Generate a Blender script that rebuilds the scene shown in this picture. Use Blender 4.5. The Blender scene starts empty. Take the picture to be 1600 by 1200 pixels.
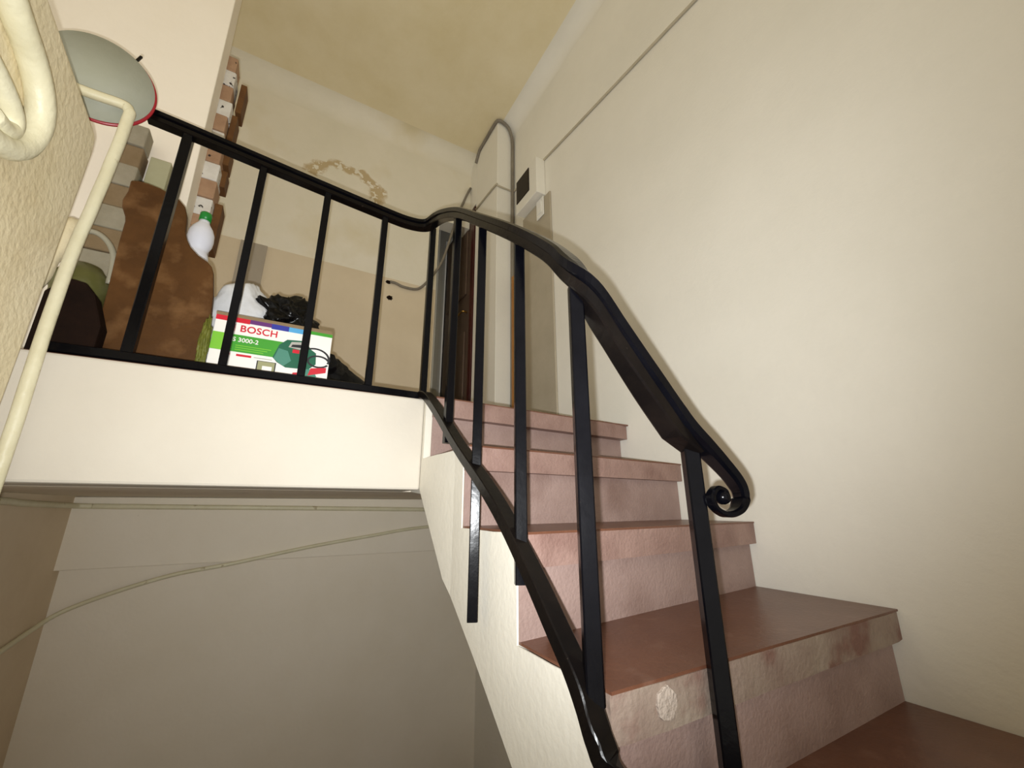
import bpy, bmesh, math, random
from mathutils import Vector, Matrix, noise
random.seed(7)
S = 1.25            # survey units to metres
Z0 = 1.744           # eye height, metres
scn = bpy.context.scene
C = scn.collection

# ------------------------------------------------------------------ camera
cam_d = bpy.data.cameras.new('camera'); cam = bpy.data.objects.new('camera', cam_d); C.objects.link(cam)
r = Vector((0.8707, -0.4919, -0.0016)); u = Vector((-0.1397, -0.2503, 0.9580)); fw = Vector((0.4717, 0.8339, 0.2866))
fw.normalize(); r = (r - fw * r.dot(fw)).normalized(); u = r.cross(fw)
cam.matrix_world = Matrix(((r.x, u.x, -fw.x, 0), (r.y, u.y, -fw.y, 0), (r.z, u.z, -fw.z, Z0), (0, 0, 0, 1)))
cam_d.sensor_width = 36; cam_d.lens = 641.8 / 1600 * 36; cam_d.clip_start = 0.02; cam_d.clip_end = 60
scn.camera = cam

# ------------------------------------------------------------------ light and exposure
scn.view_settings.view_transform = 'Standard'; scn.view_settings.look = 'None'
scn.view_settings.gamma = 1; scn.view_settings.use_curve_mapping = False
scn.view_settings.exposure = 0.0
w = bpy.data.worlds.new('world'); scn.world = w; w.use_nodes = True
bg = w.node_tree.nodes['Background']; bg.inputs[0].default_value = (1.0, 0.93, 0.78, 1); bg.inputs[1].default_value = 0.85
# the phone's own torch, a hand's breadth from its lens
fl_d = bpy.data.lights.new('phone_torch', 'SPOT'); fl = bpy.data.objects.new('phone_torch', fl_d); C.objects.link(fl)
fl_d.energy = 110; fl_d.color = (0.97, 0.99, 1.0); fl_d.shadow_soft_size = 0.006
fl_d.spot_size = math.radians(142); fl_d.spot_blend = 1.0
fl.location = Vector((0, 0, Z0)) - r * 0.018 - u * 0.022
aim = (fw * 1.0 - r * 0.13 + u * 0.22).normalized()
fl.rotation_euler = aim.to_track_quat('-Z', 'Y').to_euler()
# ------------------------------------------------------------------ materials
def srgb(c):
    return tuple(((v / 255) / 12.92 if v <= 10 else (((v / 255) + 0.055) / 1.055) ** 2.4) for v in c) + (1,)
def mat(name, c1, c2=None, rough=0.6, scale=6, bump=0.15, bscale=60, metal=0, c3=None, scale3=25, t3=0.62, spec=0.5, w3=.04, coat=0):
    m = bpy.data.materials.new(name); m.use_nodes = True; nt = m.node_tree; N = nt.nodes; L = nt.links
    b = N['Principled BSDF']; b.inputs['Roughness'].default_value = rough; b.inputs['Metallic'].default_value = metal
    b.inputs['Specular IOR Level'].default_value = spec
    if coat: b.inputs['Coat Weight'].default_value = coat; b.inputs['Coat Roughness'].default_value = .15
    tc = N.new('ShaderNodeTexCoord'); n1 = N.new('ShaderNodeTexNoise'); n1.inputs['Scale'].default_value = scale
    n1.inputs['Detail'].default_value = 8; n1.inputs['Roughness'].default_value = .62
    L.new(tc.outputs['Object'], n1.inputs['Vector'])
    rp = N.new('ShaderNodeValToRGB'); rp.color_ramp.elements[0].position = .32; rp.color_ramp.elements[1].position = .68
    rp.color_ramp.elements[0].color = srgb(c1); rp.color_ramp.elements[1].color = srgb(c2 or c1)
    L.new(n1.outputs['Fac'], rp.inputs['Fac']); out = rp.outputs['Color']
    if c3:
        n3 = N.new('ShaderNodeTexNoise'); n3.inputs['Scale'].default_value = scale3; n3.inputs['Detail'].default_value = 6
        L.new(tc.outputs['Object'], n3.inputs['Vector'])
        r3 = N.new('ShaderNodeValToRGB'); r3.color_ramp.elements[0].position = t3; r3.color_ramp.elements[1].position = t3 + w3
        L.new(n3.outputs['Fac'], r3.inputs['Fac'])
        mx = N.new('ShaderNodeMix'); mx.data_type = 'RGBA'; L.new(r3.outputs['Color'], mx.inputs['Factor'])
        L.new(out, mx.inputs['A']); mx.inputs['B'].default_value = srgb(c3); out = mx.outputs['Result']
    L.new(out, b.inputs['Base Color'])
    if bump:
        nb = N.new('ShaderNodeTexNoise'); nb.inputs['Scale'].default_value = bscale; nb.inputs['Detail'].default_value = 5
        L.new(tc.outputs['Object'], nb.inputs['Vector'])
        bp = N.new('ShaderNodeBump'); bp.inputs['Strength'].default_value = bump; bp.inputs['Distance'].default_value = .01
        L.new(nb.outputs['Fac'], bp.inputs['Height']); L.new(bp.outputs['Normal'], b.inputs['Normal'])
    return m
M = {}
M['wall'] = mat('cream_wall_paint', (226, 222, 210), (235, 231, 220), .75, 1.2, .12, 45)
M['wall_far'] = mat('aged_wall_paint', (226, 220, 200), (236, 229, 212), .85, 1.6, .15, 40, c3=(218, 206, 172), scale3=1.5, t3=.56, w3=.2)
M['ceiling'] = mat('stained_ceiling_paint', (222, 208, 168), (236, 225, 194), .9, 1.3, .15, 40)
M['peach'] = mat('peach_wall_paint', (240, 230, 212), (246, 237, 222), .7, 1.5, .1, 45)
M['grey_wall'] = mat('grey_lower_wall_paint', (236, 226, 206), (244, 235, 218), .85, 1.4, .12, 50, c3=(150, 136, 118), scale3=14, t3=.76)
M['brown_wall'] = mat('dull_side_wall_paint', (222, 202, 172), (234, 216, 188), .85, 2, .12, 50)
M['near'] = mat('rough_near_plaster', (222, 208, 170), (232, 219, 186), .8, 3, .35, 60, c3=(208, 190, 150), scale3=5, t3=.52, w3=.3)
M['pipe'] = mat('cream_pipe_paint', (214, 206, 172), (226, 220, 190), .45, 9, .3, 40, c3=(186, 172, 136), scale3=18, t3=.66)
M['fascia'] = mat('landing_fascia_paint', (198, 190, 176), (206, 199, 186), .7, 1.5, .1, 45)
M['string'] = mat('white_stringer_paint', (216, 211, 198), (226, 221, 208), .6, 3, .12, 60, c3=(190, 178, 160), scale3=12, t3=.72)
M['riser'] = mat('pink_terrazzo_riser', (146, 122, 114), (162, 138, 130), .6, 7, .25, 120, c3=(118, 92, 82), scale3=4, t3=.5, w3=.3)
M['tread'] = mat('red_brown_terrazzo_tread', (96, 60, 44), (110, 72, 54), .36, 6, .1, 90, c3=(124, 90, 74), scale3=16, t3=.6, w3=.2)
M['nosing'] = mat('worn_pink_terrazzo_nosing', (134, 106, 97), (154, 126, 116), .55, 7, .3, 110, c3=(114, 84, 76), scale3=8, t3=.5, w3=.3)
M['nosing_grey'] = mat('bare_grey_nosing', (128, 106, 96), (156, 142, 128), .65, 5, .3, 80, c3=(120, 88, 78), scale3=6, t3=.52, w3=.08)
M['plaster'] = mat('white_filler', (184, 170, 158), (158, 144, 132), .9, 30, .7, 90)
M['iron'] = mat('black_gloss_paint', (4, 4, 7), (8, 8, 12), .2, 14, .06, 35, c3=(24, 20, 18), scale3=30, t3=.72, spec=.16)
M['iron_brown'] = mat('black_worn_rail_paint', (10, 8, 8), (18, 14, 12), .25, 14, .06, 40, c3=(50, 42, 36), scale3=40, t3=.72, spec=.14)
M['floor'] = mat('dark_landing_floor', (100, 66, 54), (120, 84, 70), .4, 6, .1)
M['wood'] = mat('scratched_brown_board', (68, 42, 16), (90, 58, 26), .55, 7, .12, 60, c3=(118, 84, 50), scale3=11, t3=.52, w3=.2, spec=.2)
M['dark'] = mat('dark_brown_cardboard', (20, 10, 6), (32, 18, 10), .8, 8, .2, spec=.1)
M['bag_white'] = mat('white_plastic_bag', (214, 216, 220), (232, 234, 238), .32, 12, .25, 25)
M['bag_black'] = mat('black_plastic_bag', (4, 4, 5), (8, 8, 9), .25, 12, .3, 25, spec=.25)
M['yellow'] = mat('yellow_green_plastic', (84, 86, 22), (112, 114, 36), .6)
M['grey_disc'] = mat('frosted_grey_disc', (158, 160, 142), (170, 171, 156), .55, 5, .08, 60)
M['red'] = mat('dark_red_rim', (150, 16, 30), (166, 24, 40), .35, 5, .05)
M['white_pl'] = mat('white_bottle_plastic', (226, 228, 240), (236, 238, 248), .3, 5, 0)
M['green_cap'] = mat('green_cap_plastic', (16, 122, 40), (22, 140, 50), .35, 5, 0)
M['conduit'] = mat('grey_cable_conduit', (118, 110, 98), (134, 126, 112), .6, 10, .1)
M['grey_panel'] = mat('grey_beige_panel', (168, 158, 138), (180, 170, 150), .7, 4, .1)
M['cable_paint'] = mat('dusty_cable_paint', (176, 166, 144), (190, 180, 158), .6, 10, .05)
M['switch'] = mat('white_switch_plastic', (228, 226, 218), (236, 234, 228), .35, 4, 0)
M['meter_in'] = mat('dark_meter_window', (24, 16, 10), (40, 28, 18), .4, 9, 0, spec=.15)
M['door'] = mat('brown_door_paint', (84, 66, 54), (98, 80, 66), .5, 5, .1)
M['door_red'] = mat('dark_red_door_paint', (58, 16, 16), (74, 24, 22), .35, 5, .1)
M['brass'] = mat('brass', (180, 140, 70), (200, 160, 86), .3, 5, 0, metal=1)
M['block_brown'] = mat('bare_brown_brick', (156, 122, 94), (176, 142, 112), .85, 12, .35, 60, c3=(50, 34, 26), scale3=30, t3=.66, w3=.02)
M['block_white'] = mat('white_speckled_brick', (206, 200, 190), (224, 220, 212), .85, 12, .35, 60, c3=(40, 32, 28), scale3=36, t3=.63, w3=.02)
M['block_dim'] = mat('shaded_brown_brick', (120, 100, 70), (132, 112, 84), .9, 12, .3, 60)  # both dim brick tones carry the shade in their colour
M['block_dim2'] = mat('shaded_grey_brick', (140, 132, 112), (156, 148, 128), .9, 12, .3, 60, c3=(90, 80, 66), scale3=26, t3=.68)
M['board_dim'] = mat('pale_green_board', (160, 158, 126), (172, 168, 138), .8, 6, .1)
M['splinter'] = mat('raw_brown_wood', (88, 54, 22), (112, 74, 30), .8, 12, .3)
M['bucket'] = mat('olive_plastic', (78, 78, 38), (104, 102, 56), .35, 8, .1)
M['handle'] = mat('translucent_grey_plastic', (150, 144, 124), (164, 158, 138), .4, 8, .1)
M['orange_strip'] = mat('orange_brown_tone', (150, 98, 36), (170, 116, 48), .6, 10, .1)
M['stain'] = mat('brown_water_stain', (150, 122, 66), (172, 148, 98), .9, 30, .3, 60)
M['cover'] = mat('rusty_patch', (120, 84, 62), (150, 120, 96), .9, 30, .3, 60)
M['carton'] = mat('brown_corrugated_card', (150, 128, 100), (166, 144, 114), .85, 12, .1)
def add_stain(m):
    nt = m.node_tree; N = nt.nodes; L = nt.links; b = N['Principled BSDF']; src = b.inputs['Base Color'].links[0].from_socket
    g = N.new('ShaderNodeNewGeometry'); sp = N.new('ShaderNodeSeparateXYZ'); L.new(g.outputs['Position'], sp.inputs[0])
    def mth(op, a, c=None, d=None):
        n = N.new('ShaderNodeMath'); n.operation = op
        for i, v in enumerate((a, c, d)):
            if v is None: continue
            if isinstance(v, (int, float)): n.inputs[i].default_value = v
            else: L.new(v, n.inputs[i])
        return n.outputs[0]
    nz = N.new('ShaderNodeTexNoise'); nz.inputs['Scale'].default_value = 9; nz.inputs['Detail'].default_value = 6; L.new(g.outputs['Position'], nz.inputs['Vector'])
    n2 = N.new('ShaderNodeTexNoise'); n2.inputs['Scale'].default_value = 28; n2.inputs['Detail'].default_value = 4; L.new(g.outputs['Position'], n2.inputs['Vector'])
    x = mth('DIVIDE', mth('SUBTRACT', sp.outputs['X'], .14 * S), .22 * S); z = mth('DIVIDE', mth('SUBTRACT', sp.outputs['Z'], 2.00 * S + Z0), .20 * S)
    rr = mth('SQRT', mth('ADD', mth('MULTIPLY', x, x), mth('MULTIPLY', z, z)))
    d = mth('ABSOLUTE', mth('ADD', mth('SUBTRACT', rr, 1.0), mth('MULTIPLY', mth('SUBTRACT', nz.outputs['Fac'], .5), .9)))
    a = mth('MULTIPLY', mth('SMOOTH_MIN', mth('MULTIPLY', mth('SUBTRACT', .24, d), 7.0), 1.0, .1), mth('GREATER_THAN', mth('ADD', z, mth('MULTIPLY', x, .25)), .05))
    a = mth('MULTIPLY', mth('MAXIMUM', a, 0.0), mth('MULTIPLY', mth('GREATER_THAN', n2.outputs['Fac'], .44), .7))
    mx = N.new('ShaderNodeMix'); mx.data_type = 'RGBA'; mx.clamp_factor = True; L.new(a, mx.inputs['Factor']); L.new(src, mx.inputs['A']); mx.inputs['B'].default_value = srgb((176, 146, 84))
    L.new(mx.outputs['Result'], b.inputs['Base Color'])
add_stain(M['wall_far'])
def flat(name, c, rough=.45): return mat(name, c, c, rough, 5, 0)
P = {k: flat('print_' + k, c) for k, c in dict(white=(236, 232, 226), red=(200, 20, 44), green=(60, 150, 40), lime=(120, 190, 50),
     teal=(16, 92, 66), teal_light=(70, 130, 112), blue=(40, 50, 150), violet=(96, 40, 110), sky=(80, 160, 210), black=(28, 30, 34), photo=(150, 150, 110), grey=(170, 168, 160)).items()}

# ------------------------------------------------------------------ builders
def W(p): return Vector((p[0] * S, p[1] * S, p[2] * S + Z0))
class MB:
    def __init__(s): s.v = []; s.f = []; s.sm = []
    def add(s, vs, fs, smooth=False):
        o = len(s.v); s.v += [tuple(v) for v in vs]; s.f += [tuple(i + o for i in f) for f in fs]; s.sm += [smooth] * len(fs); return s
    def box(s, a, b):
        x0, y0, z0 = a; x1, y1, z1 = b
        return s.hexa([(x0, y0, z0), (x1, y0, z0), (x1, y1, z0), (x0, y1, z0)], [(x0, y0, z1), (x1, y0, z1), (x1, y1, z1), (x0, y1, z1)])
    def hexa(s, lo, hi):
        return s.add(lo + hi, [(3, 2, 1, 0), (4, 5, 6, 7), (0, 1, 5, 4), (1, 2, 6, 5), (2, 3, 7, 6), (3, 0, 4, 7)])
    def prism(s, pts, d):      # planar outline pts, extruded by vector d
        n = len(pts); d = Vector(d); a = [Vector(p) for p in pts]
        return s.add(a + [p + d for p in a], [tuple(range(n))[::-1], tuple(range(n, 2 * n))] + [(i, (i + 1) % n, (i + 1) % n + n, i + n) for i in range(n)])
    def bar(s, a, b, w, rot=0, w2=None):     # square bar between two points
        a = Vector(a); b = Vector(b); t = (b - a).normalized()
        x = Vector((1, 0, 0)); x = (x - t * x.dot(t)).normalized(); y = t.cross(x); w2 = w2 or w
        q = []
        c = .18
        for sx, sy in ((1 - c, 1), (1, 1 - c), (1, -1 + c), (1 - c, -1), (-1 + c, -1), (-1, -1 + c), (-1, 1 - c), (-1 + c, 1)):
            dx, dy = sx * w / 2, sy * w2 / 2; cr, sr = math.cos(rot), math.sin(rot)
            q.append(x * (dx * cr - dy * sr) + y * (dx * sr + dy * cr))
        n = 8
        return s.add([a + k for k in q] + [b + k for k in q], [tuple(range(n)), tuple(range(n, 2 * n))[::-1]] + [(i, i + n, (i + 1) % n + n, (i + 1) % n) for i in range(n)])
    def lathe(s, c, prof, n=32, axis=(0, 0, 1)):   # prof: (radius, height)
        ax = Vector(axis).normalized(); x = ax.orthogonal().normalized(); y = ax.cross(x); c = Vector(c); vs = []; fs = []
        for rr, h in prof:
            for i in range(n):
                a = 2 * math.pi * i / n; vs.append(c + ax * h + (x * math.cos(a) + y * math.sin(a)) * rr)
        for j in range(len(prof) - 1):
            for i in range(n): fs.append((j * n + i, j * n + (i + 1) % n, (j + 1) * n + (i + 1) % n, (j + 1) * n + i))
        fs.append(tuple(range(n))[::-1]); fs.append(tuple(range((len(prof) - 1) * n, len(prof) * n)))
        return s.add(vs, fs, True)
    def sweep(s, path, prof, side0=None, smooth=False, scale=None, horizontal=True):
        n = len(prof); vs = []; fs = []; prev = Vector(side0) if side0 else None
        for i, p in enumerate(path):
            t = (path[min(i + 1, len(path) - 1)] - path[max(i - 1, 0)]).normalized()
            if horizontal:
                sd = t.cross(Vector((0, 0, 1)))
                if sd.length < .25 and prev is not None: sd = prev - t * prev.dot(t)
                sd.normalize()
                if prev is not None and sd.dot(prev) < 0: sd = -sd
            else:
                sd = (prev - t * prev.dot(t)).normalized() if prev is not None else t.orthogonal().normalized()
            prev = sd; up = sd.cross(t); k = scale(i / (len(path) - 1)) if scale else 1
            for a, b in prof: vs.append(p + sd * a * k + up * b * k)
        for i in range(len(path) - 1):
            for j in range(n): fs.append((i * n + j, i * n + (j + 1) % n, (i + 1) * n + (j + 1) % n, (i + 1) * n + j))
        fs.append(tuple(range(n))[::-1]); fs.append(tuple(range((len(path) - 1) * n, len(path) * n)))
        return s.add(vs, fs, smooth)
    def tube(s, pts, rad, n=12, res=8, wob=0):
        path = curve(pts, res)
        if wob: path = [p + noise.noise_vector(p * 14) * wob for p in path]
        return s.sweep(path, [(math.cos(2 * math.pi * i / n) * rad, math.sin(2 * math.pi * i / n) * rad) for i in range(n)], smooth=True, horizontal=False)
    def build(s, name, m, parent=None, bevel=0, seg=2):
        me = bpy.data.meshes.new(name); vs = [W(v) for v in s.v]
        if parent is not None: o0 = Vector(parent['base'])
        else:
            o0 = Vector(((min(v.x for v in vs) + max(v.x for v in vs)) / 2, (min(v.y for v in vs) + max(v.y for v in vs)) / 2, min(v.z for v in vs)))
        me.from_pydata([tuple(v - o0) for v in vs], [], s.f); me.update()
        bm = bmesh.new(); bm.from_mesh(me); bmesh.ops.recalc_face_normals(bm, faces=bm.faces); bm.to_mesh(me); bm.free()
        for p, k in zip(me.polygons, s.sm): p.use_smooth = k
        me.materials.append(m); o = bpy.data.objects.new(name, me); C.objects.link(o)
        if parent is not None: o.parent = parent; o['base'] = tuple(o0)
        else: o.location = o0; o['base'] = tuple(o0)
        if bevel:
            b = o.modifiers.new('bevel', 'BEVEL'); b.width = bevel * S; b.segments = seg; b.limit_method = 'ANGLE'; b.angle_limit = .6
        return o
def curve(pts, res=8):
    P_ = [Vector(p) for p in pts]
    if len(P_) < 3: return P_
    out = []
    for i in range(len(P_) - 1):
        p0 = P_[i - 1] if i else P_[0] * 2 - P_[1]; p1 = P_[i]; p2 = P_[i + 1]; p3 = P_[i + 2] if i + 2 < len(P_) else P_[-1] * 2 - P_[-2]
        for k in range(res):
            t = k / res
            out.append(.5 * ((2 * p1) + (p2 - p0) * t + (2 * p0 - 5 * p1 + 4 * p2 - p3) * t * t + (3 * p1 - p0 - 3 * p2 + p3) * t ** 3))
    out.append(P_[-1]); return out
def thing(name, label, cat, base, group=None):
    o = bpy.data.objects.new(name, None); C.objects.link(o); o.empty_display_size = .1
    b = W(base); o.location = b; o['base'] = tuple(b); o['label'] = label; o['category'] = cat
    if group: o['group'] = group
    return o
def tag(o, label, cat, group=None):
    o['label'] = label; o['category'] = cat
    if group: o['group'] = group
    return o
def struct(o): o['kind'] = 'structure'; return o

# ------------------------------------------------------------------ the shell
FL = -1.395; CE = 2.66; XW = 1.169; YF = 2.5; LZ = .305
struct(MB().box((XW, -2.2, FL), (XW + .15, 3.3, CE + .15)).build('wall_right', M['wall']))
struct(MB().box((-1.7, -2.2, CE), (XW + .15, 3.6, CE + .15)).build('ceiling', M['ceiling']))
struct(MB().box((-1.7, -2.2, FL - .15), (XW + .15, 3.3, FL)).build('floor.001', M['floor']))
struct(MB().prism([(-1.7, YF, LZ), (.80, YF, LZ), (.80, YF, 2.05), (1.04, YF, 2.05), (1.04, YF, CE), (-1.7, YF, CE)], (0, .12, 0)).build('wall_back', M['wall_far']))
def cove(name, a, b, d1, rad, m):     # plastered quarter-round where wall meets ceiling
    a, b, d1 = Vector(a), Vector(b), Vector(d1); dn_ = Vector((0, 0, -1)); ring = []
    for i in range(13):
        t = i / 12 * math.pi / 2; ring.append(d1 * rad * (1 - math.sin(t)) + dn_ * rad * (1 - math.cos(t)))
    mb = MB().add([a + q for q in ring] + [b + q for q in ring], [(i, i + 1, i + 14, i + 13) for i in range(12)], True)
    mb.add([a, a + ring[0], a + ring[-1], b, b + ring[0], b + ring[-1]], [(0, 1, 4, 3), (0, 3, 5, 2)])
    struct(mb.build(name, m))
cove('trim_7', (XW - .0005, -2.2, CE), (XW - .0005, 2.04, CE), (-1, 0, 0), .095, M['wall'])
cove('trim_6', (-1.7, YF - .0005, CE), (1.04, YF - .0005, CE), (0, -1, 0), .12, M['wall_far'])
struct(MB().box((-1.7, YF, FL), (XW, YF + .12, .045)).build('wall_back_lower', M['grey_wall']))
struct(MB().box((-.721, 2.44, -.242), (XW, YF, .043)).build('trim_1', M['grey_wall'], bevel=.004))
struct(MB().box((-.85, 1.3, FL), (-.712, YF, .045)).build('wall_left_lower', M['brown_wall']))
struct(MB().box((-1.7, 1.30, .045), (XW, 3.3, .300)).build('ceiling.001', M['grey_wall']))
struct(MB().box((-1.7, 1.14, .045), (.352, 1.30, .303)).build('trim_2', M['fascia'], bevel=.006))
struct(MB().box((-1.7, 1.15, .300), (XW, 3.3, LZ)).build('floor', M['floor']))
struct(MB().hexa([(-1.7, 1.45, LZ), (-.350, 1.45, LZ), (-.350, 1.54, LZ), (-1.7, 1.54, LZ)], [(-1.7, 1.45, CE), (-.398, 1.45, CE), (-.398, 1.54, CE), (-1.7, 1.54, CE)]).build('wall_left', M['peach'], bevel=.003))
struct(MB().box((.80, 3.2, LZ), (XW, 3.3, CE)).build('wall_recess', M['wall_far']))
struct(MB().box((.74, YF + .12, LZ), (.80, 3.2, CE)).build('wall_recess_left', M['wall_far']))
# boxed-in column at the corner with the right wall, and the wall the door hangs in
struct(MB().box((1.04, 2.04, LZ), (XW, 2.385, CE)).build('wall_pier', M['wall'], bevel=.004))
struct(MB().box((1.04, 2.385, 2.2), (XW, 3.2, CE)).build('wall_over_door', M['wall']))
struct(MB().box((1.04, 2.985, LZ), (XW, 3.2, 2.2)).build('wall_beside_door', M['wall']))
# cream dado paint and a darker strip on the far wall
dado = MB().box((-1.7, YF - .004, LZ), (.80, YF, 1.455)).build('trim_3', mat('cream_dado_paint', (212, 196, 168), (222, 207, 180), .8, 2, .1, 50)); struct(dado)
struct(MB().box((-.352, YF - .014, LZ), (-.222, YF - .004, 1.452)).build('trim_4', mat('grey_strip_tone', (164, 154, 138), (172, 162, 146), .8, 2, .1, 50)))

# near wall beside the viewer's left, painted rough
nw = MB()
prof = [(1.02, FL), (1.02, .70), (1.013, .735), (.99, .745), (.761, .782), (-1.6, 1.16), (-1.6, FL)]
nw.prism([(-.42, y, z) for y, z in prof], (-.16, 0, 0)); struct(nw.build('wall_left_near', M['near'], bevel=.012, seg=3))

# ------------------------------------------------------------------ staircase
def XL(y): return .37 if y < .93 else (.352 if y > 1.14 else .37 - .018 * (y - .93) / .21)
SO = [(1.14, .045), (.973, -.158), (.80, -.271), (.656, -.374), (-.91, FL)]
def soffit(y):
    if y >= SO[0][0]: return SO[0][1]
    for (a, za), (b, zb) in zip(SO, SO[1:]):
        if y >= b: return za + (zb - za) * (a - y) / (a - b)
    return FL
# tread height, nosing y at left and right, riser y at left and right
ST = [(.305, 1.100, 1.155, 1.128, 1.200), (.135, .855, .925, .880, .952), (-.040, .612, .710, .640, .736), (-.205, .428, .435, .455, .462),
      (-.375, .195, .190, .222, .217), (-.545, -.045, -.05, -.018, -.02), (-.715, -.285, -.29, -.255, -.26), (-.885, -.525, -.53, -.495, -.50), (-1.055, -.765, -.77, -.735, -.74), (-1.225, -1.005, -1.01, -.975, -.98)]
stairs = thing('staircase', 'cream-sided flight of worn pinkish brown terrazzo steps climbing beside the right wall', 'stairs', (.77, -.5, FL))
TH = .056
body = MB()
for k, (z, nl, nr, rl, rr) in enumerate(ST):
    if k == 0: continue
    pl_, pr_ = ST[k - 1][3], ST[k - 1][4]
    bl, bl2 = soffit(rl), soffit(pl_)
    x0 = .373
    if z - TH - .002 <= max(bl, bl2): pass
    body.hexa([(x0, rl, min(bl, z - .07)), (XW - .002, rr, min(bl, z - .07)), (XW - .002, pr_, min(bl2, z - .07)), (x0, pl_, min(bl2, z - .07))],
              [(x0, rl, z - TH), (XW - .002, rr, z - TH), (XW - .002, pr_, z - TH), (x0, pl_, z - TH)])
body.hexa([(.373, 1.128, soffit(1.128)), (XW - .002, 1.2, .045), (XW - .002, 1.298, .045), (.373, 1.298, .045)],
          [(.373, 1.128, LZ - TH), (XW - .002, 1.2, LZ - TH), (XW - .002, 1.298, LZ - TH), (.373, 1.298, LZ - TH)])
body.build('body', M['string'], stairs)
# plastered outer face following the step profile
sk = MB(); ys = []
y = 1.145
edges = sorted({s[3] for s in ST} | {1.145, 1.14, .973, .80, .656, .93, 1.0, 1.07}, reverse=True)
segs = []
fine = [1.145]
for a, b in zip(edges, edges[1:]):
    n = max(1, int((a - b) / .03)); fine += [a + (b - a) * (i + 1) / n for i in range(n)]
for a, b in zip(fine, fine[1:]):
    mid = (a + b) / 2; top = None
    for k, s_ in enumerate(ST):
        if mid > s_[3]: top = s_[0]; break
    if top is None: continue
    if mid > ST[0][3]: top = LZ
    jig = .0018
    t1 = top - .0045 + noise.noise(Vector((a * 60, 0, top * 9))) * jig; t2 = top - .0045 + noise.noise(Vector((b * 60, 0, top * 9))) * jig
    za, zb = max(soffit(a), FL), max(soffit(b), FL)
    sk.hexa([(XL(b), b, zb), (.3725, b, zb), (.3725, a, za), (XL(a), a, za)], [(XL(b), b, t2), (.3725, b, t2), (.3725, a, t1), (XL(a), a, t1)])
so = sk.build('stringer_face', M['string'], stairs)
for k, (z, nl, nr, rl, rr) in enumerate(ST):
    back_l = ST[k - 1][3] if k else 1.152; back_r = ST[k - 1][4] if k else 1.25
    x0, x1 = .3735, XW - .003
    nm = M['nosing_grey'] if k == 3 else M['tread']
    tb = MB().hexa([(x0, nl, z - .004), (x1, nr, z - .004), (x1, back_r + .004, z - .004), (x0, back_l + .004, z - .004)],
                   [(x0, nl, z), (x1, nr, z), (x1, back_r + .004, z), (x0, back_l + .004, z)])
    tr = tb.build('tread', M['tread'], stairs); tr['label'] = 'smooth dark red-brown tread'
    ms = MB()
    # nosing block with a slightly uneven front edge
    n = 26; fr = []
    for i in range(n + 1):
        t = i / n; x = x0 + (x1 - x0) * t; yy = nl + (nr - nl) * t
        w_ = noise.noise(Vector((x * 22, k * 5.1, 0))) * .0022 + (.0 if 0 < i < n else .004)
        fr.append((x, yy + w_, yy + .05))
    for (xa, ya, yb), (xb, yc, yd) in zip(fr, fr[1:]):
        ms.hexa([(xa, ya, z - TH), (xb, yc, z - TH), (xb, yd, z - TH), (xa, yb, z - TH)], [(xa, ya - .001, z - .004), (xb, yc - .001, z - .004), (xb, yd, z - .004), (xa, yb, z - .004)])
    no = ms.build('nosing', M['nosing_grey'] if k == 3 else M['nosing'], stairs)
    if k == 3: no['label'] = 'worn nosing rubbed bare grey'
    zb = ST[k + 1][0] if k + 1 < len(ST) else FL
    rs = MB().hexa([(x0, rl - .003, zb), (x1, rr - .003, zb), (x1, rr + .01, zb), (x0, rl + .01, zb)],
                   [(x0, rl - .003, z - TH), (x1, rr - .003, z - TH), (x1, rr + .01, z - TH), (x0, rl + .01, z - TH)])
    rs.build('riser', M['riser'], stairs)
# filler blob on the fourth nosing
fb = MB(); pts = []
for i in range(18):
    a = 2 * math.pi * i / 18; rr_ = .017 * (1 + .22 * noise.noise(Vector((math.cos(a) * 2, math.sin(a) * 2, 3))))
    pts.append((.459 + math.cos(a) * rr_, .424, -.2315 + math.sin(a) * rr_ * 1.05))
fb.prism(pts, (0, .008, 0)); f_ = fb.build('filler_patch', M['plaster'], stairs, bevel=.001); f_['label'] = 'round white filler patch on worn nosing'

# ------------------------------------------------------------------ railing
rail = thing('stair_railing', 'black painted iron railing along the landing and down the stairs, ending in a scroll', 'railing', (.35, .8, FL))
hp_land = [(-.408, 1.16, .9605), (-.36, 1.16, .956), (-.319, 1.16, .952), (-.17, 1.16, .936), (-.003, 1.16, .918), (.187, 1.16, .899), (.27, 1.16, .895), (.325, 1.152, .902)]
hp_st = [(.342, 1.09, .892), (.346, 1.02, .858), (.35, .9, .779), (.35, .74, .642), (.35, .618, .535), (.352, .525, .447), (.355, .469, .386), (.362, .430, .325), (.40, .417, .258), (.448, .409, .189), (.505, .408, .1265)]
vol = [(.565, .4145, .090), (.590, .408, .066), (.6142, .400, .037), (.622, .397, .0163), (.6125, .398, -.0014), (.5923, .401, -.0078), (.574, .404, -.0005), (.5692, .4045, .0131), (.5787, .403, .0235), (.5895, .401, .021), (.592, .4005, .013)]
vol = [tuple(c * .963 for c in p) for p in vol]
def rprof(w_, h, c=.3, dz=0): return [(x * w_ / 2, z * h / 2 + dz) for x, z in ((-1 + c, 1), (1 - c, 1), (1, 1 - c), (1, -1 + c), (1 - c, -1), (-1 + c, -1), (-1, -1 + c), (-1, 1 - c))]
hp = curve(hp_land + hp_st + vol, 8)
def hscale(t): return 1 + .28 * min(1, max(0, (t - .33) / .2)) if t < .62 else max(.42, 1.28 - (t - .62) * 3.6)
hr = MB().sweep(hp, rprof(.036, .016, .35, .006), smooth=False, scale=hscale)
hr.build('handrail', M['iron'], rail)
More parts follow.
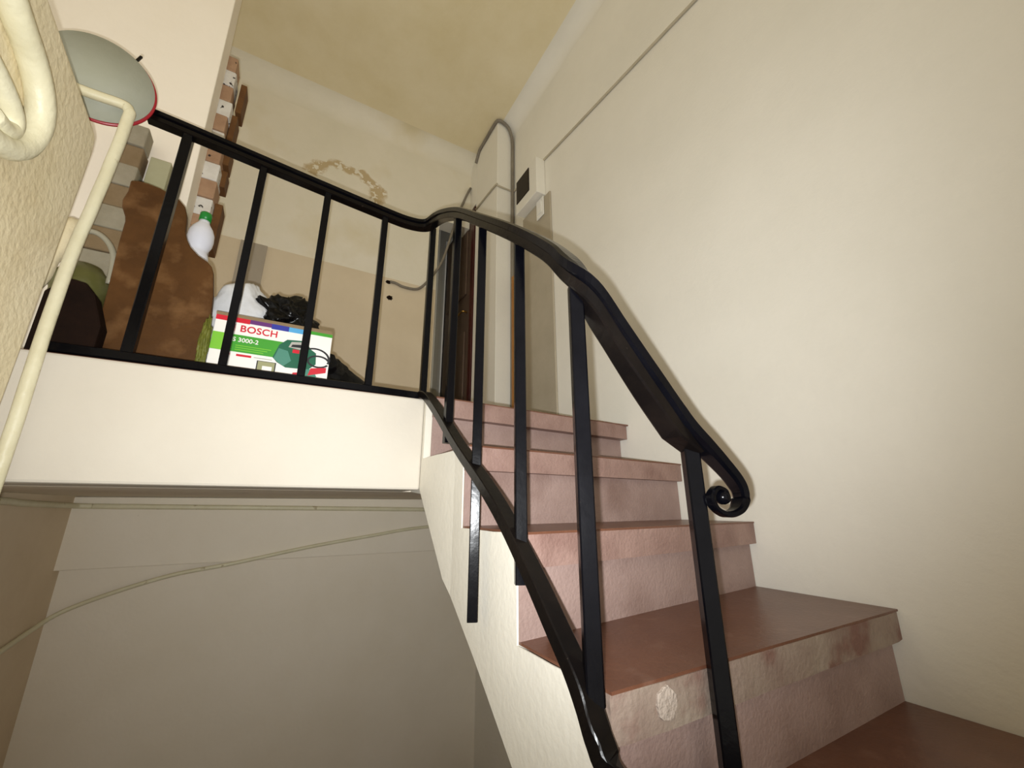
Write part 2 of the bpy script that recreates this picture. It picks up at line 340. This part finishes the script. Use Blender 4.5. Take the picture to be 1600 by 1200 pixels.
ub = [Vector(p) for p in curve(hp_land + hp_st, 8)]
ub2 = [p - Vector((0, 0, .010 + (.012 * max(0, (i / len(ub) - .75)) * 4))) for i, p in enumerate(ub)]
ub2.append(Vector((.550, .410, .085)))
MB().sweep(ub2, rprof(.028, .014, .2), scale=lambda t: 1 + .32 * min(1, max(0, (t - .45) / .2))).build('flat_bar', M['iron_brown'], rail)
MB().lathe((.5677, .376, .013), [(.004, 0), (.0085, .003), (.0105, .008), (.0105, .013), (.0085, .018), (.004, .021)], 20, (0, 1, 0)).build('scroll_button', M['iron'], rail)
# lower bar
lb_land = [(-.452, 1.158, .318), (-.2, 1.158, .3165), (.1, 1.158, .316), (.335, 1.158, .314)]
MB().sweep([Vector(p) for p in lb_land], rprof(.024, .020, .2)).build('bottom_bar', M['iron'], rail)
lb_st = [(.347, 1.10, .300), (.344, .986, .231), (.342, .835, .124), (.342, .701, .036), (.343, .62, -.026), (.343, .545, -.094), (.343, .493, -.146), (.343, .456, -.183), (.344, .435, -.213), (.344, .417, -.243), (.352, .405, -.268), (.40, .396, -.31), (.48, .397, -.335), (.548, .408, -.35)]
MB().sweep(curve([(.345, 1.15, .316)] + lb_st, 6), rprof(.026, .022, .15)).build('bottom_bar', M['iron_brown'], rail)
def bal(top, bot, wd=.0175, rot=0): MB().bar(top, bot, wd, rot).build('baluster', M['iron'], rail)
for xt, xb, zt in ((-.322, -.32, .945), (-.147, -.147, .928), (.022, .022, .91), (.192, .192, .893), (.350, .356, .90)):
    bal((xt, 1.16, zt), (xt, 1.16, .315), .0185 if xt > -.3 else .022)
bal((.349, .925, .785), (.346, .925, .145), .019)
bal((.349, .757, .645), (.345, .757, -.197), .019, .4)
bal((.350, .59, .500), (.346, .585, -.112), .019, .4)
bal((.357, .436, .320), (.352, .433, -.215), .021, .5)
MB().bar((.546, .4145, .090), (.548, .4145, -.374), .0228, .6).build('end_post', M['iron'], rail)
MB().bar((.545, .4145, .086), (.545, .4145, .099), .027, .6).build('post_cap', M['iron'], rail, bevel=.001)

# ------------------------------------------------------------------ pipes and cables
def pipe(name, pts, rad, m, label, cat='pipe', group=None, wob=0, extra=()):
    o = MB().tube(pts, rad, 12, 8, wob).build(name, m); tag(o, label, cat, group); return o
pipe('water_pipe', [(-.427, 1.1, FL + .0), (-.427, 1.1, -.3), (-.430, 1.1, .058), (-.434, 1.1, .457), (-.425, 1.1, .70), (-.420, 1.1, .875), (-.424, 1.1, .905), (-.440, 1.1, .916), (-.496, 1.088, .905), (-.60, 1.080, .908)], .011, M['pipe'],
     'thin cream vertical pipe in front of the landing edge, bent left at its top', wob=.0015)
pipe('heating_pipe', [(-0.405, 0.5, 0.695), (-0.405, 0.6, 0.68), (-0.405, 0.66, 0.668), (-0.405, 0.7, 0.658), (-0.405, 0.74, 0.648), (-0.405, 0.775, 0.63), (-0.405, 0.8, 0.605), (-0.405, 0.812, 0.575), (-0.405, 0.806, 0.54), (-0.405, 0.785, 0.512), (-0.405, 0.755, 0.492), (-0.405, 0.7, 0.478), (-0.405, 0.5, 0.465)], .0175, M['pipe'],
     'thick cream pipe on the near left wall, outer one of the two U-bends', wob=.003)
pipe('heating_pipe', [(-0.405, 0.4, 0.6), (-0.405, 0.6, 0.575), (-0.405, 0.68, 0.563), (-0.405, 0.73, 0.555), (-0.405, 0.758, 0.545), (-0.405, 0.765, 0.53), (-0.405, 0.75, 0.516), (-0.405, 0.72, 0.51)], .014, M['pipe'],
     'shorter cream pipe tucked inside the outer U-bend on the near left wall', wob=.002)
pipe('ceiling_pipe', [(-.70, 1.5, .022), (-.70, 1.88, .019), (-.70, 2.0, .014), (-.700, 2.36, .008), (-.66, 2.425, .006), (-.55, 2.427, .004), (.1, 2.427, -.004), (.75, 2.427, -.013), (1.15, 2.427, -.018)], .011, M['pipe'],
     'straight cream pipe along the back wall right under the landing soffit', wob=.0008)
pipe('sagging_cable', [(-.699, 1.7, -.49), (-.699, 2.1, -.455), (-.699, 2.35, -.432), (-.652, 2.425, -.392), (-.52, 2.425, -.338), (-.328, 2.425, -.282), (-.115, 2.425, -.249), (.197, 2.427, -.192), (.5, 2.427, -.148), (.745, 2.427, -.115), (1.15, 2.427, -.09)], .0085, M['pipe'],
     'long sagging pale cable crossing the lower back wall under the landing', 'cable')
pipe('wall_cable', [(1.162, -.3, 1.76), (1.162, .3, 1.835), (1.162, .608, 1.883), (1.162, 1.233, 1.971), (1.162, 1.796, 2.052), (1.162, 2.015, 2.083), (1.15, 2.032, 2.088), (1.09, 2.033, 2.087), (1.04, 2.032, 2.086), (1.033, 2.06, 2.102), (1.033, 2.37, 2.135)], .006, M['cable_paint'],
     'thin off-white cable running up the bright right wall and around the boxed pier', 'cable')
pipe('conduit', [(1.032, 2.39, 2.58), (1.030, 2.363, 2.61), (1.030, 2.321, 2.646), (1.030, 2.2, 2.650), (1.030, 2.06, 2.650), (1.045, 2.024, 2.648), (1.085, 2.024, 2.644), (1.118, 2.024, 2.622), (1.140, 2.024, 2.575), (1.152, 2.025, 2.50), (1.153, 2.027, 2.3), (1.150, 2.027, 1.383), (1.147, 2.027, .31)], .0115, M['conduit'],
     'grey conduit looping over the top of the boxed pier and down its right corner', 'conduit')
pipe('drooping_cord', [(1.033, 2.488, 2.42), (1.0, 2.488, 2.33), (.93, 2.488, 2.10), (.84, 2.485, 1.72), (.77, 2.485, 1.56), (.70, 2.485, 1.45), (.65, 2.485, 1.415), (.57, 2.485, 1.411), (.52, 2.485, 1.424), (.484, 2.485, 1.424)], .009, M['conduit'],
     'dark drooping cord hanging down the far wall corner and curling left to a dark hole', 'cord')
cl = MB()
pipe('dark_gap_line', [(-.83, 2.07, 1.75), (-.818, 2.07, 1.54), (-.796, 2.07, 1.2), (-.783, 2.07, .95), (-.78, 2.07, .32)], .005, M['dark'],
     'thin black line drawn for the shaded gap on the cream wall below the round disc', 'cord')  # dark line standing in for the shaded gap at the wall edge
# spots and stains on the far wall (shapes of their own)
def blot(cx, cz, rx, rz, m, seed, y=YF - .001, name='wall_stain', label='', cat='stain', thick=.002):
    pts = []
    for i in range(28):
        a = 2 * math.pi * i / 28; k = 1 + .45 * noise.noise(Vector((math.cos(a) * 2.2 + seed, math.sin(a) * 2.2, seed)))
        pts.append((cx + math.cos(a) * rx * k, y - thick, cz + math.sin(a) * rz * k))
    return MB().prism(pts, (0, thick, 0))
hole = blot(.474, 1.424, .016, .013, None, 1, YF - .004); tag(hole.build('wall_hole', M['dark']), 'small dark hole in the far wall at the tip of the drooping cord', 'hole')
hole = blot(.492, 1.312, .018, .016, None, 4, YF - .004); tag(hole.build('wall_hole', M['dark']), 'small dark hole in the far wall a little below the cord tip', 'hole')

# ------------------------------------------------------------------ round disc by the pipe
dn = Vector((math.sin(math.radians(80)) * math.cos(math.radians(100)), math.sin(math.radians(80)) * math.sin(math.radians(100)), math.cos(math.radians(80))))
disc = thing('round_disc', 'round grey disc with a dark red rim behind the bent cream pipe', 'disc', (-.493, 1.105, .868))
dc = Vector((-.493, 1.105, .969)); R_ = .1015
MB().lathe(dc, [(R_, 0), (R_, .003)], 64, dn).build('face', M['grey_disc'], disc)
MB().lathe(dc + Vector((.0022, 0, -.0028)), [(R_ - .004, .0035), (R_ + .0018, .0036), (R_ + .0025, .006), (R_ + .0018, .009), (R_ - .004, .0095)], 64, dn).build('rim', M['red'], disc)
q = dc + Vector((.052, 0, .090)); MB().bar(q, q + Vector((.004, .004, .022)), .005).build('hook', M['iron'], disc)

# ------------------------------------------------------------------ brick piers behind the railing
def pier(label, pts, zs, mats, depth, boards, bm_, name='brick_pier', jit=.004):
    t = thing(name, label, 'brick pier', (pts[0][0], pts[0][1], LZ))
    rnd = random.Random(5)
    for i in range(len(zs) - 1):
        z0, z1_ = zs[i], zs[i + 1]
        def xy(z):
            k = (z - zs[0]) / (zs[-1] - zs[0]); return pts[0][0] + (pts[1][0] - pts[0][0]) * k, pts[0][2] + (pts[1][2] - pts[0][2]) * k
        xa, xb = xy((z0 + z1_) / 2); xb += rnd.uniform(-jit, jit) ; y0 = pts[0][1] + rnd.uniform(-jit, jit)
        MB().box((xa, y0, z0 + .0008), (xb, y0 + depth, z1_ - .0008)).build('brick', mats[i % 2], t, bevel=.004)
    for a, b in boards: MB().box(a, b).build('board', bm_, t, bevel=.002)
    return t
zs = [LZ + .0723 * i for i in range(20)]
pier('narrow pier of alternating bare brown and white speckled bricks beside the peach wall edge', [(-.385, 1.543, -.290), (-.405, 1.543, -.349)], zs,
     (M['block_brown'], M['block_white']), .085,
     [((-.330, 1.58, 1.46), (-.310, 1.65, 1.60)), ((-.335, 1.58, 1.31), (-.316, 1.65, 1.44)), ((-.33, 1.58, 1.21), (-.310, 1.65, 1.29)), ((-.33, 1.59, 1.12), (-.308, 1.65, 1.19)), ((-.32, 1.58, .86), (-.297, 1.65, 1.04))], M['splinter'])
zs = [LZ + .0723 * i for i in range(12)]
pier('brick stack with shade put into its colours behind the curved wooden panel, left end of the landing', [(-.545, 1.385, -.435), (-.545, 1.385, -.480)], zs,
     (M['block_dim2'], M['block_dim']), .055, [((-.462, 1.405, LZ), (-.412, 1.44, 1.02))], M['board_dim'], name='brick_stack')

# ------------------------------------------------------------------ junk on the landing
bd = MB(); out = [(-.435, .818), (-.42, .824), (-.40, .824), (-.375, .82), (-.358, .814), (-.332, .803), (-.315, .785), (-.307, .762), (-.304, .744), (-.301, .71), (-.294, .69), (-.283, .67), (-.262, .65), (-.240, .638), (-.228, .626), (-.222, .611), (-.211, .546), (-.204, .47), (-.199, LZ + .002),
      (-.418, LZ + .002), (-.412, .40), (-.415, .508), (-.421, .632), (-.422, .698), (-.425, .712), (-.436, .737), (-.439, .757), (-.434, .785)]
bt = thing('wooden_board', 'scratched dark brown wooden side panel with a curved notch standing behind the railing', 'wooden panel', (-.32, 1.26, LZ))
bd.prism([(x, 1.25, z) for x, z in out], (0, .020, 0)); bd.build('panel', M['wood'], bt, bevel=.003)
MB().box((-.40, 1.270, LZ + .002), (-.22, 1.288, .40)).build('foot_rail', M['wood'], bt, bevel=.003)
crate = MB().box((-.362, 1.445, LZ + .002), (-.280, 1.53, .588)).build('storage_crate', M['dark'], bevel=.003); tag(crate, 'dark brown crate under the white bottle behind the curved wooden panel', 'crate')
bt2 = thing('detergent_bottle', 'white plastic bottle with a green cap behind the curved wooden panel', 'bottle', (-.3165, 1.487, .590))
bx, by = -.3165, 1.487
MB().lathe((bx, by, .590), [(.0, 0), (.026, .0), (.031, .006), (.0325, .05), (.0335, .14), (.0335, .165), (.031, .182), (.0265, .192), (.026, .197), (.029, .206), (.0345, .222), (.036, .24), (.0345, .262), (.028, .28), (.018, .296), (.0145, .303), (.0145, .311), (0, .311)], 36).build('bottle_body', M['white_pl'], bt2)
MB().lathe((bx, by, .899), [(0, .0), (.0165, 0), (.0165, .026), (.0145, .029), (0, .029)], 28).build('cap', M['green_cap'], bt2)

# cardboard box of a paint sprayer
BX0, BX1, BY, BZ0, BZ1 = -.190, .090, 1.222, LZ + .002, .482
box = thing('carton_box', 'white and green printed tool carton behind the railing, bags piled on it', 'cardboard box', ((BX0 + BX1) / 2, BY + .07, BZ0))
MB().box((BX0, BY, BZ0), (BX1, BY + .11, BZ1 - .002)).build('carton', P['white'], box, bevel=.001)
MB().hexa([(BX0, BY, BZ1 - .0018), (BX1, BY, BZ1 - .0018), (BX1, BY + .11, BZ1 - .0018), (BX0, BY + .11, BZ1 - .0018)], [(BX0 - .004, BY + .014, BZ1 + .014), (BX1 - .003, BY + .014, BZ1 + .016), (BX1 - .003, BY + .02, BZ1 + .016), (BX0 - .004, BY + .02, BZ1 + .014)]).build('lid_flap', M['carton'], box)
lay = [0]
def U(a, b): return (BX0 + (BX1 - BX0) * a, .334 + (BZ1 - .334) * b)
def pr2(name, pts, m, dy=.0):
    lay[0] += 1
    MB().prism([(*((U(a, b)[0]),), BY - .0004 - dy, U(a, b)[1]) for a, b in pts], (0, .0006 + dy, 0)).build(name, m, box)
def rect(a0, b0, a1, b1): return [(a0, b0), (a1, b0), (a1, b1), (a0, b1)]
pr2('print_band', rect(0, .91, .27, 1), P['red']); pr2('print_band', rect(.27, .92, .45, 1), P['violet']); pr2('print_band', rect(.45, .90, .6, 1), P['blue'])
pr2('print_band', rect(.6, .90, .78, .995), P['sky']); pr2('print_band', rect(.78, .93, 1, .995), P['green'])
pr2('print_panel', [(0, .36), (.62, .36), (.62, .68), (0, .68)], P['green'], .0002)
pr2('print_panel', rect(0, .36, .10, .68), P['lime'], .0004)
pr2('print_label', rect(.21, .285, .33, .325), P['red'])
pr2('print_photo', rect(.38, .02, .54, .26), P['black']); pr2('print_photo', rect(.39, .03, .53, .25), P['photo'], .0003)
pr2('print_photo', rect(.43, .07, .51, .17), P['white'], .0006)
pr2('print_sprayer', [(.50, .36), (.54, .62), (.60, .74), (.76, .77), (.82, .62), (.87, .56), (.88, .34), (.82, .22), (.62, .20), (.54, .28)], P['teal'], .0006)
pr2('print_sprayer', [(.51, .34), (.54, .55), (.62, .52), (.66, .34), (.60, .22), (.55, .28)], P['teal_light'], .0009)
pr2('print_handle', [(.62, .60), (.64, .71), (.74, .74), (.76, .62), (.72, .58)], P['grey'], .0009)
pr2('print_handle', [(.64, .61), (.65, .66), (.73, .68), (.74, .62)], P['black'], .0012)
pr2('print_knob', rect(.66, .50, .72, .57), P['red'], .0012)
def ribbon(name, cx, cz, rx, rz, a0, a1, wd, m, dy):
    n = 26; o = []; i_ = []
    for k_ in range(n + 1):
        a = math.radians(a0 + (a1 - a0) * k_ / n); o.append((cx + math.cos(a) * (rx + wd), cz + math.sin(a) * (rz + wd * 1.5))); i_.append((cx + math.cos(a) * (rx - wd), cz + math.sin(a) * (rz - wd * 1.5)))
    mb = MB()
    for k_ in range(n):
        q4 = [o[k_], o[k_ + 1], i_[k_ + 1], i_[k_]]
        mb.prism([(U(*p)[0], BY - .0004 - dy, U(*p)[1]) for p in q4], (0, .0004 + dy, 0))
    mb.build(name, m, box)
ribbon('print_hose', .86, .45, .135, .20, -20, 140, .010, P['black'], .0010)
ribbon('print_hose', .90, .40, .095, .11, 20, 335, .010, P['black'], .0013)
pr2('print_gun', [(.70, .02), (.74, .20), (.86, .24), (.90, .10), (.84, .02)], P['teal_light'], .0014)
pr2('print_gun', [(.82, .10), (.84, .25), (.98, .30), (.98, .20), (.88, .14)], P['red'], .0017)
pr2('print_gun', [(.68, .02), (.69, .12), (.75, .14), (.75, .02)], P['red'], .0017)
def text(body_, a, b, size, m, nm, tracking=1.0):
    cu = bpy.data.curves.new(nm, 'FONT'); cu.body = body_; cu.size = size * S; cu.extrude = .0003; cu.space_character = tracking; cu.offset = .0006 if size > .02 else .0003
    t_ = bpy.data.objects.new(nm, cu); C.objects.link(t_); bpy.context.view_layer.update(); me = bpy.data.meshes.new_from_object(t_); bpy.data.objects.remove(t_); o = bpy.data.objects.new(nm, me); C.objects.link(o); me.materials.clear(); me.materials.append(m); o.parent = box
    p = W((U(a, b)[0], BY - .0012, U(a, b)[1])) - Vector(box['base']); o.location = p; o.rotation_euler = (math.radians(90), 0, 0); return o
text('BOSCH', .20, .745, .026, P['red'], 'lettering', 1.05)
text('PFS 3000-2', .10, .55, .0165, P['white'], 'lettering')
for j in range(3): pr2('print_small_lines', rect(.19, .475 - j * .04, .48 - j * .03, .488 - j * .04), P['lime'], .0006)
pr2('print_small_lines', rect(.35, .295, .5, .31), P['grey'])

# crumpled bags
def bag(name, c, rx, ry, rz, m, label, seed, amp=.22, freq=2.2, spikes=(), floor_=None):
    bm = bmesh.new(); bmesh.ops.create_icosphere(bm, subdivisions=5, radius=1)
    mb = MB(); vs = []
    for v in bm.verts:
        d = v.co.normalized(); k_ = 1 + amp * noise.noise(d * freq + Vector((seed, 0, 0))) + amp * .6 * (abs(noise.noise(d * freq * 2.6 + Vector((0, seed, 0)))) - .2) + amp * .25 * abs(noise.noise(d * freq * 6))
        for sd, am, pw in spikes:
            sdv = Vector(sd).normalized(); k_ += am * max(0, d.dot(sdv)) ** pw
        p = Vector((c[0] + d.x * rx * k_, c[1] + d.y * ry * k_, c[2] + d.z * rz * k_))
        if floor_ is not None: p.z = max(p.z, floor_)
        vs.append(p)
    mb.add(vs, [tuple(v.index for v in f.verts) for f in bm.faces], True); bm.free()
    o = mb.build(name, m); tag(o, label, 'bag'); return o
bag('plastic_bag', (-.168, 1.455, .500), .104, .080, .185, M['bag_white'], 'bulging white plastic bag between the wooden panel and the black bag', 3, .14, 1.8, floor_=LZ + .002)
bag('plastic_bag', (-.050, 1.45, .585), .085, .06, .078, M['bag_black'], 'shiny crumpled black plastic bag on top behind the printed carton', 8, .4, 2.6, [((-1, 0, .55), .3, 10), ((.7, 0, .9), .25, 12), ((1, 0, -.3), .5, 8)], floor_=.515)
o = bag('plastic_bag', (.045, 1.43, .402), .098, .055, .110, M['bag_black'], 'small black bag with a pointed corner poking out right of the printed carton', 5, .3, 2.4, [((1, 0, -.05), .9, 14)], floor_=LZ + .002)
bag('cloth_bundle', (-.201, 1.212, .385), .010, .016, .075, M['yellow'], 'small yellow-green bundle wedged between the wooden panel and the carton', 2, .4, 3)
# left end: bucket, dark box, batten
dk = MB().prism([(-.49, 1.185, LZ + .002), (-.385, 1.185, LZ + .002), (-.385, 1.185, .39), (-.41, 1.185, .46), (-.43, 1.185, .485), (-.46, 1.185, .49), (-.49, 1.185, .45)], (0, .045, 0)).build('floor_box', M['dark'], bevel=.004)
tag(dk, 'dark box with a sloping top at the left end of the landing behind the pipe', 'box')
bk = thing('plastic_bucket', 'dull olive plastic bucket with a pale hoop handle left of the wooden panel', 'bucket', (-.488, 1.322, LZ))
MB().lathe((-.488, 1.322, LZ + .002), [(0, 0), (.040, 0), (.050, .20), (.054, .21), (.054, .225), (.05, .245), (.03, .275), (0, .28)], 32).build('bucket_body', M['bucket'], bk)
MB().tube([(-.543, 1.30, .54), (-.54, 1.295, .60), (-.52, 1.29, .645), (-.485, 1.285, .665), (-.455, 1.29, .65), (-.436, 1.295, .61), (-.432, 1.30, .54)], .0065).build('bucket_handle', M['handle'], bk)
bt3 = MB().tube([(-.530, 1.215, LZ + .012), (-.527, 1.218, .42), (-.52, 1.225, .49), (-.508, 1.235, .57), (-.50, 1.24, .66)], .014, 8, 6, .008).build('plastered_batten', M['near'])
tag(bt3, 'lumpy plaster-spattered grey batten leaning left of the cream pipe', 'batten')

# ------------------------------------------------------------------ door, meter, switch on the landing
dr = thing('door_1', 'x', 'x', (1.05, 2.7, LZ)); del dr['label'], dr['category']; dr['kind'] = 'structure'
MB().box((1.045, 2.45, LZ + .002), (1.075, 2.98, 2.19)).build('door_leaf', M['door'], dr, bevel=.003)
MB().box((1.036, 2.40, LZ + .002), (1.10, 2.45, 2.19)).build('door_edge', M['door_red'], dr, bevel=.003)
MB().box((1.032, 2.52, 1.5), (1.045, 2.92, 2.05)).build('door_panel', M['door'], dr, bevel=.004)
MB().box((1.032, 2.52, .45), (1.045, 2.92, 1.2)).build('door_panel', M['door'], dr, bevel=.004)
MB().tube([(1.04, 2.50, 1.345), (1.012, 2.50, 1.345), (1.006, 2.52, 1.345), (1.006, 2.60, 1.345)], .007).build('door_handle', M['brass'], dr)
struct(MB().box((1.028, 2.985, LZ + .002), (1.05, 3.04, 2.24)).build('trim_5', M['switch']))
mt = thing('meter_box', 'small white meter box with a dark window on the wall right of the boxed pier', 'meter box', (1.14, 1.77, 1.80))
MB().box((1.105, 1.655, 1.775), (XW - .001, 1.895, 2.035)).build('housing', M['wall'], mt, bevel=.004)
MB().box((1.100, 1.735, 1.845), (1.107, 1.885, 2.015)).build('window', M['meter_in'], mt, bevel=.003)
pn = MB().box((1.157, 1.60, LZ + .004), (XW - .001, 1.90, 1.76)).build('wall_panel', M['grey_panel'], bevel=.003)
tag(pn, 'tall grey-beige flat panel on the right wall beneath the meter box', 'panel')
sw = thing('light_switch', 'small square white light switch at the top of the grey-beige panel', 'light switch', (1.15, 1.70, 1.64))
MB().box((1.148, 1.655, 1.635), (1.156, 1.73, 1.765)).build('plate', M['switch'], sw, bevel=.004)
MB().box((1.143, 1.672, 1.66), (1.149, 1.713, 1.74)).build('rocker', M['switch'], sw, bevel=.002)
wt = MB().box((1.135, 1.985, LZ + .004), (XW - .001, 2.012, 1.40)).build('brown_strip', M['orange_strip'], bevel=.002)  # thin orange-brown strip beside the boxed pier
tag(wt, 'narrow orange-brown strip standing against the right side of the boxed pier', 'wooden strip')
